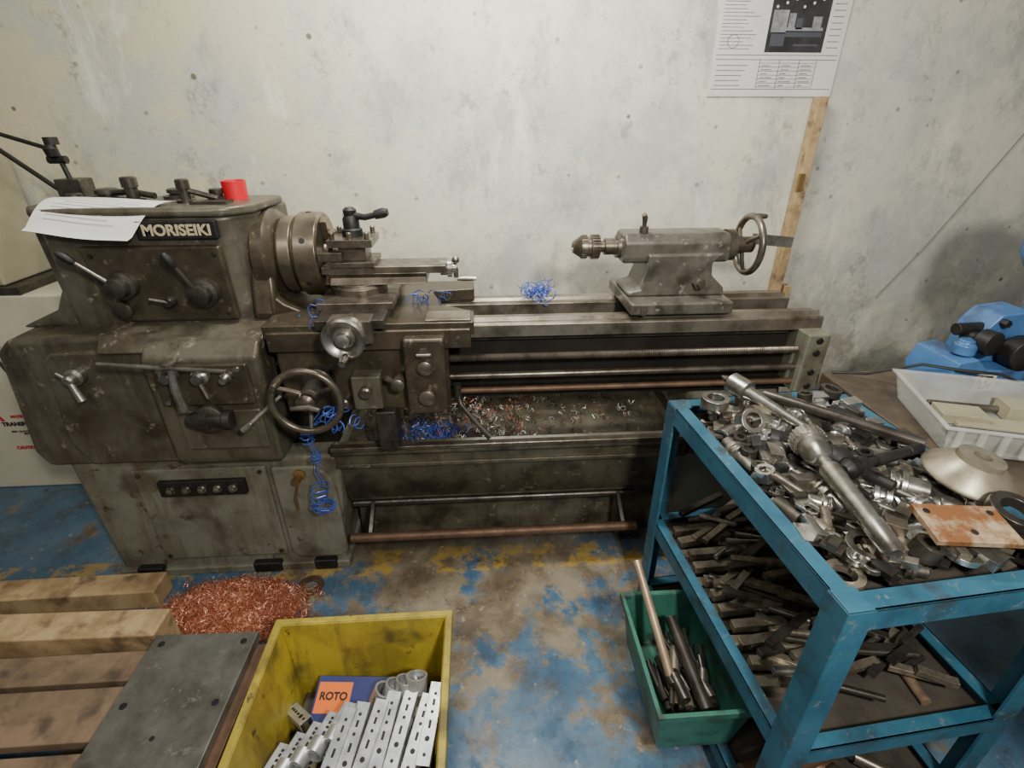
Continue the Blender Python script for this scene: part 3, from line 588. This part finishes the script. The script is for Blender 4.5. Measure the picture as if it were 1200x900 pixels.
def wrench(mb,M,mi,L=.16):
    mb.add(g_box(0,L,-.008,.008,0,.006),mi,M); mb.add(g_prism([(L-.005,-.012),(L+.02,-.022),(L+.04,-.014),(L+.02,-.005),(L+.02,.006),(L+.04,.014),(L+.02,.022),(L-.005,.012)],0,.008,'z'),mi,M)
def block(mb,M,mi,a=.05,b=.03,c=.025): mb.add(g_box(-a/2,a/2,-b/2,b/2,0,c),mi,M)
def tslot(mb,M,mi,s=1): mb.add(g_prism([(-.03*s,0),(.03*s,0),(.03*s,.012*s),(.014*s,.012*s),(.014*s,.03*s),(-.014*s,.03*s),(-.014*s,.012*s),(-.03*s,.012*s)],-.025*s,.025*s,'y'),mi,M)
def rod(mb,M,mi,L=.2,r=.009): mb.add(g_cyl((0,0,0),(L,0,0),r,r*.95,14),mi,M)
def drill(mb,M,mi,L=.15,r=.006):
    mb.add(g_rev((0,0,0),(1,0,0),[(0,r*1.2),(L*.35,r*1.25),(L*.36,r),(L*.95,r),(L,.001)],10),mi,M)
def dchuck(mb,M,mi,s=1): mb.add(g_rev((0,0,0),(1,0,0),[(h*s,r*s) for h,r in((0,.012),(.002,.026),(.03,.028),(.033,.023),(.04,.026),(.06,.026),(.08,.015),(.082,.012),(.14,.010))],22),mi,M)
mb=MB()
NP=400
for k in range(NP):
    lay=k/NP
    x=random.uniform(x0+.06,x1-.07); y=random.uniform(y0+.06,y1-.06); z=.755+lay*.058+random.uniform(0,.012)
    a=random.uniform(0,2*PI) if k%2 else random.gauss(-.9,.5); mi=random.choice((0,0,0,1,2,1,3,3,4,5))
    t=random.random()
    L=random.uniform(.08,.20)
    cxx=x-math.cos(a)*L*.5; cyy=y-math.sin(a)*L*.5
    M=rotz(cxx,cyy,z,a,random.uniform(-.12,.12)); Mc=rotz(x,y,z,a,random.uniform(-.3,.3))
    ok=all(x0+.045<cxx+math.cos(a)*q<x1-.045 and y0+.045<cyy+math.sin(a)*q<y1-.045 for q in(0,L*1.15))
    if not ok: t=random.random()*.34
    if t<.07: ring(mb,Mc,mi,random.uniform(.014,.034),random.uniform(.01,.035))
    elif t<.13: nut(mb,Mc,mi,random.uniform(.01,.02))
    elif t<.24: block(mb,Mc,mi,random.uniform(.02,.07),random.uniform(.015,.045),random.uniform(.012,.03))
    elif t<.34: tslot(mb,Mc,mi,random.uniform(.6,1.0))
    elif t<.42: sleeve(mb,M,mi,L*.6,random.uniform(.014,.024))
    elif t<.50: wrench(mb,M,mi,L*.9)
    elif t<.64: drill(mb,M,mi,L,random.uniform(.005,.011))
    elif t<.76: taperpart(mb,M,mi,L/.12)
    elif t<.88: holder(mb,M,random.choice((0,3,3,1)),L/.15)
    elif t<.94: dchuck(mb,M,mi,L/.14)
    else: rod(mb,M,mi,L,random.uniform(.006,.013))
mb.obj('lathe_tooling_pile',None,[STEEL,DSTEEL,TOOLBIT,BRIGHT,OILSTEEL,BLK],.0008)
mb=MB()
for k in range(11):
    y=y0+.16+k*.047; M=rotz(.535+random.uniform(0,.01),y,.352+.004*(k%3),random.uniform(-.2,.05)); L=random.uniform(.13,.18); mb.add(g_box(0,L,-.014,.014,0,.024),k%2,M)
for k in range(10):
    y=y0+.19+k*.047; M=rotz(.55+random.uniform(0,.01),y,.380,random.uniform(-.25,.1)); L=random.uniform(.12,.18); mb.add(g_box(0,L,-.012,.012,0,.022),(k+1)%2*0,M)
for k in range(170):
    x=random.uniform(.56,.9);y=random.uniform(.62,1.17);a=random.uniform(-.6,.6);L=random.uniform(.06,.18); z=.375+random.uniform(0,.06)
    M=rotz(x,y,z,a,random.uniform(-.1,.1)); t=random.random()
    if x+L>x1-.04: continue
    if t<.6: mb.add(g_box(0,L,-.009,.009,0,.015),random.choice((0,0,1)),M)
    elif t<.8: rod(mb,M,random.choice((0,1,2)),L,.008)
    else: drill(mb,M,2,L,.007)
mb.obj('lathe_tool_bit_pile',None,[TOOLBIT,DSTEEL,STEEL],.0008)
mb=MB()
for k in range(40):
    x=random.uniform(.66,.90);y=random.uniform(.56,1.12); M=rotz(x,y,.085+random.uniform(0,.03),random.uniform(-.8,.8)); L=random.uniform(.05,.12)
    (rod if k%2 else sleeve)(mb,M,k%4,L,random.uniform(.015,.022))
mb.add(g_cyl((.54,.60,.12),(.80,.64,.12),.03,.03,20),2); mb.add(g_cyl((.53,.54,.11),(.80,.56,.11),.026,.026,20),1)
mb.obj('bar_stock_pile',None,[DSTEEL,TOOLBIT,RUST,OILSTEEL])
one('wooden_stick',None,g_cyl((.90,.58,.362),(.955,1.0,.365),.011),WOODD)
GX=None
# big pieces lying on the tooling pile
mb=MB(); mb.add(g_rev((.655,1.215,.872),(.11,-.22,-.03),[(0,.002),(.03,.016),(.033,.028),(.085,.029),(.088,.019),(.10,.016),(.25,.010)],26)); mb.obj('live_center',None,STEEL)
def bigchuck(name,DP,DD,m,s=1):
    mb=MB(); DP=Vector(DP); DD=Vector(DD); mb.add(g_rev(DP,DD,[(h*s,r*s) for h,r in((0,.010),(0,.016),(.018,.030),(.02,.034),(.05,.035),(.053,.028),(.06,.03),(.085,.031),(.11,.019),(.112,.014),(.14,.014),(.142,.021),(.30,.0165),(.302,.019),(.36,.018),(.375,.010))],30))
    for k in range(24):
        M=Matrix.Translation(DP)@basis(DD).to_4x4()@Matrix.Rotation(2*PI*k/24,4,'Z'); mb.add(g_box(.032*s,.0375*s,-.0018*s,.0018*s,.022*s,.048*s),0,M)
    mb.obj(name,None,m)
bigchuck('drill_chuck',(.725,.945,.860),(-.06,-.40,.004),STEEL)
bigchuck('drill_chuck',(.725,.795,.866),(.20,.06,.0),BLK,.62)
mb=MB(); mb.add(g_rev((.985,.78,.846),(.1,-.08,1),[(0,.082),(.004,.084),(.01,.082),(.045,.042),(.055,.04),(.056,.016),(.04,.015),(.035,.03),(.006,.075)],48,True)); mb.obj('conical_pulley_disc',None,mat('cast_disc',(158,150,130),(126,118,100),14,.38,.6,.05))
mb=MB(); mb.add(g_cyl((.74,1.14,.853),(.965,.875,.864),.013,.014,20)); mb.obj('boring_bar',None,DSTEEL)
mb=MB(); M=Matrix.Translation((.845,.635,.860))@Matrix.Rotation(-.12,4,'Z')@Matrix.Rotation(.14,4,'X')
mb.add(g_box(-.072,.072,-.042,.042,-.006,.006),0,M); 
for x,y in((-.055,.025),(.055,.025),(0,-.02)): mb.add(g_cyl((x,y,.005),(x,y,.0075),.006,.006,12),1,M)
mb.obj('rusty_plate',None,[mat('rust_tan',(182,164,134),(134,90,56),13,.55,.35,.1,lo=.44,hi=.56,c4=(110,70,44),s3=8),BLK],.002)
mb=MB(); ring(mb,Matrix.Translation((.965,.665,.848))@Matrix.Rotation(.2,4,'X'),1,.042,.022); ring(mb,Matrix.Translation((.60,1.12,.835)),0,.035,.025); ring(mb,Matrix.Translation((.64,1.03,.838))@Matrix.Rotation(.9,4,'X'),0,.03,.04)
mb.obj('bearing_rings',None,[STEEL,DSTEEL],.002)
# green bin
GB=top('green_plastic_bin',(.50,.83,.105))
mb=MB(); bx0,bx1,by0,by1=.385,.61,.665,1.0
opentop(mb,bx0,bx1,by0,by1,.105,.285,.004,.022)
for (a,b,c,d) in((bx0-.008,bx1+.008,by0-.008,by0+.003),(bx0-.008,bx1+.008,by1-.003,by1+.008),(bx0-.008,bx0+.003,by0,by1),(bx1-.003,bx1+.008,by0,by1)): mb.add(g_box(a,b,c,d,.268,.288))
mb.obj('bin_shell',GB,GREEN,.003)
mb=MB()
for k in range(80):
    a=random.uniform(1.2,1.9); M=rotz(random.uniform(.44,.56),random.uniform(.72,.83),.13+random.uniform(0,.08),a,random.uniform(-.2,.05)); L=random.uniform(.06,.14)
    t=random.random(); mi=random.choice((0,0,0,1,4,4))
    if t<.4: rod(mb,M,mi,L,.007)
    elif t<.7: sleeve(mb,M,mi,L*.6,.014)
    else: drill(mb,M,mi,L,.007)
mb.add(g_cyl((.475,.76,.17),(.415,1.02,.40),.013,.011,16),3); mb.add(g_cyl((.53,.72,.2),(.50,.93,.27),.016,.016,16),0)
mb.obj('bin_contents',GB,[DSTEEL,TOOLBIT,STEEL,mat('tan_rod',(176,156,130),(138,112,88),14,.4,.5,.05),BLK])
# ------------------------------------------------------------------ yellow crate
YC=top('yellow_crate',(-.33,.64,0))
mb=MB(); cx0,cx1,cy0,cy1=-.56,-.115,.33,.955
opentop(mb,cx0,cx1,cy0,cy1,.0,.30,.006,.03)
for (a,b,c,d) in((cx0-.014,cx1+.014,cy0-.014,cy0+.004),(cx0-.014,cx1+.014,cy1-.004,cy1+.014),(cx0-.014,cx0+.004,cy0,cy1),(cx1-.004,cx1+.014,cy0,cy1)): mb.add(g_box(a,b,c,d,.278,.303))
mb.obj('crate_shell',YC,YEL,.009)
mb=MB()
def bracket(M,L=.16,w=.034,h=.022,rounded=False):
    mb.add(g_box(0,L,-w/2,w/2,h-.002,h),0,M); mb.add(g_box(0,L,-w/2,-w/2+.002,0,h),0,M); mb.add(g_box(0,L,w/2-.002,w/2,0,h),0,M)
    for q in(.12,.3,.62,.85): mb.add(g_cyl((L*q,0,h),(L*q,0,h+.0006),.004 if q!=.3 else .006,None,10),1,M)
    mb.add(g_box(L*.42,L*.52,-.003,.003,h,h+.0006),1,M); mb.add(g_box(L*.7,L*.78,-.003,.003,h,h+.0006),1,M)
    if rounded: mb.add(g_rev((0,0,h-.01),(1,0,0),[(0,w*.45),(0,w*.6),(L*.35,w*.6),(L*.35,w*.45)],20,True),0,M)
for k in range(7):
    M=Matrix.Translation((-.385+k*.037,.60+k*.006+random.uniform(-.018,.018),.17-.006*(k%2)))@Matrix.Rotation(PI/2-.22+random.uniform(-.09,.09),4,'Z')@Matrix.Rotation(-.18+random.uniform(-.06,.06),4,'Y'); bracket(M,.18)
for k in range(6):
    M=Matrix.Translation((-.45+k*.045,.43+k*.004,.19))@Matrix.Rotation(PI/2-.25,4,'Z')@Matrix.Rotation(-.1,4,'Y'); bracket(M,.17,.038)
for k in range(5):
    M=Matrix.Translation((-.52+k*.034,.62+k*.02,.165+.004*k))@Matrix.Rotation(PI/2-.3,4,'Z')@Matrix.Rotation(.1,4,'Y'); bracket(M,.10,.036,.024,True)
for k in range(50):
    M=rotz(random.uniform(-.5,-.2),random.uniform(.42,.8),random.uniform(.05,.13),random.uniform(0,6),random.uniform(-.4,.4)); bracket(M,.09)
for k in range(4):
    M=Matrix.Translation((-.29+k*.032,.815,.16+.012*k))@Matrix.Rotation(.3*k,4,'Z'); mb.add(g_rev((0,0,0),(.5,.3,1),[(0,.022),(0,.028),(.04,.028),(.04,.022)],24,True),0,M)
mb.obj('metal_brackets',YC,[GALV,BLK],.0006)
M=Matrix.Translation((-.36,.85,.125))@Matrix.Rotation(-.08,4,'Z')@Matrix.Rotation(.25,4,'X')
b=MB(); b.add(g_box(-.11,.09,-.06,.05,-.04,.01),0,M); b.add(g_box(-.105,-.015,-.04,.035,.0101,.0108),1,M); b.obj('parts_box',YC,[NAVY,ORANGE],.002)
t=text('parts_box_text',YC,'ROTO',(0,0,0),.026,BLACKINK,(0,0,0),.0004,1,.0008); t.parent=None; t.matrix_world=M@Matrix.Translation((-.060,.0,.0118)); t.parent=YC; t.matrix_parent_inverse=Matrix.Translation(-YC.location)
one('crate_debris',YC,g_box(-.52,-.155,.37,.915,.008,.06),mat('crate_grime',(58,52,40),(90,78,44),14,.7,0,.3))
# ------------------------------------------------------------------ pallet + plate
PL=top('wooden_pallet',(-1.4,.8,0))
mb=MB()
for a,b in((.93,1.02),(.775,.915),(.60,.75),(.44,.58),(.27,.42)): mb.add(g_box(-2.2,-.63,a,b,.11,.14))
for x in(-2.1,-1.45,-.75): mb.add(g_box(x,x+.09,.27,1.02,.02,.11))
for y in(.27,.6,.93): mb.add(g_box(-2.2,-.63,y,y+.09,0,.02))
mb.obj('slats',PL,WOODD,.004)
M=Matrix.Translation((-.97,1.085,.0))@Matrix.Rotation(-.02,4,'Z')
one('wooden_plank',None,xf(g_box(-1.2,.0,-.045,.05,.0,.175),M),WOOD,.006)
one('wooden_plank',None,xf(g_box(-1.1,.0,-.045,.045,0,.08),Matrix.Translation((-1.13,1.33,.0))@Matrix.Rotation(.01,4,'Z')),WOOD,.006)
SP=top('steel_plate',(-.8,.7,.15))
MP=Matrix.Translation((-.80,1.02,.141))@Matrix.Rotation(-.02,4,'Z')
one('lower_plate',SP,xf(g_box(-.12,.165,-.75,-.02,0,.028),MP),RUST,.003)
one('plate',SP,xf(g_box(-.145,.14,-.75,0,.028,.056),MP),mat('grey_plate_steel',(114,113,105),(86,84,76),9,.36,.4,.06,c3=(66,60,53),s3=7,c4=(136,132,122)),.003)
mb=MB()
for x in(-.115,.11):
    for y in(-.03,-.2,-.37,-.54): mb.add(g_cyl((x,y,.0555),(x,y,.0568),.009,None,16),0,MP)
mb.add(g_cyl((0,-.28,.0555),(0,-.28,.0568),.006,None,14),0,MP); mb.obj('plate_holes',SP,BLK)
# ------------------------------------------------------------------ light + camera
w=bpy.data.worlds.new('workshop_ambient'); bpy.context.scene.world=w; w.use_nodes=True
w.node_tree.nodes['Background'].inputs[0].default_value=(1,.96,.88,1); w.node_tree.nodes['Background'].inputs[1].default_value=.20
def area(n,loc,tgt,sx,sy,e,c=(1,1,1)):
    l=bpy.data.lights.new(n,'AREA'); l.shape='RECTANGLE'; l.size=sx; l.size_y=sy; l.energy=e; l.color=c
    o=bpy.data.objects.new(n,l); o.location=loc; o.rotation_euler=(Vector(tgt)-Vector(loc)).to_track_quat('-Z','Y').to_euler(); bpy.context.collection.objects.link(o); return o
area('ceiling_tube_light',(0.0,1.45,2.5),(.0,2.0,1.3),.8,.12,46,(1,.985,.93))
area('workshop_light',(.50,-.45,2.05),(.85,2.0,.9),.18,.18,50,(1,.965,.89))
area('aisle_light',(-.9,-.5,3.0),(-.4,1.3,.4),1.0,.4,20,(1,.965,.89))
cd=bpy.data.cameras.new('camera'); cam=bpy.data.objects.new('camera',cd); bpy.context.collection.objects.link(cam)
cd.lens=18; cd.sensor_width=36; cd.clip_start=.02
th=math.radians(27.5);ps=math.radians(3.7)
cam.location=(0,0,1.5); cam.rotation_euler=(PI/2-th,0,-ps)
bpy.context.scene.camera=cam
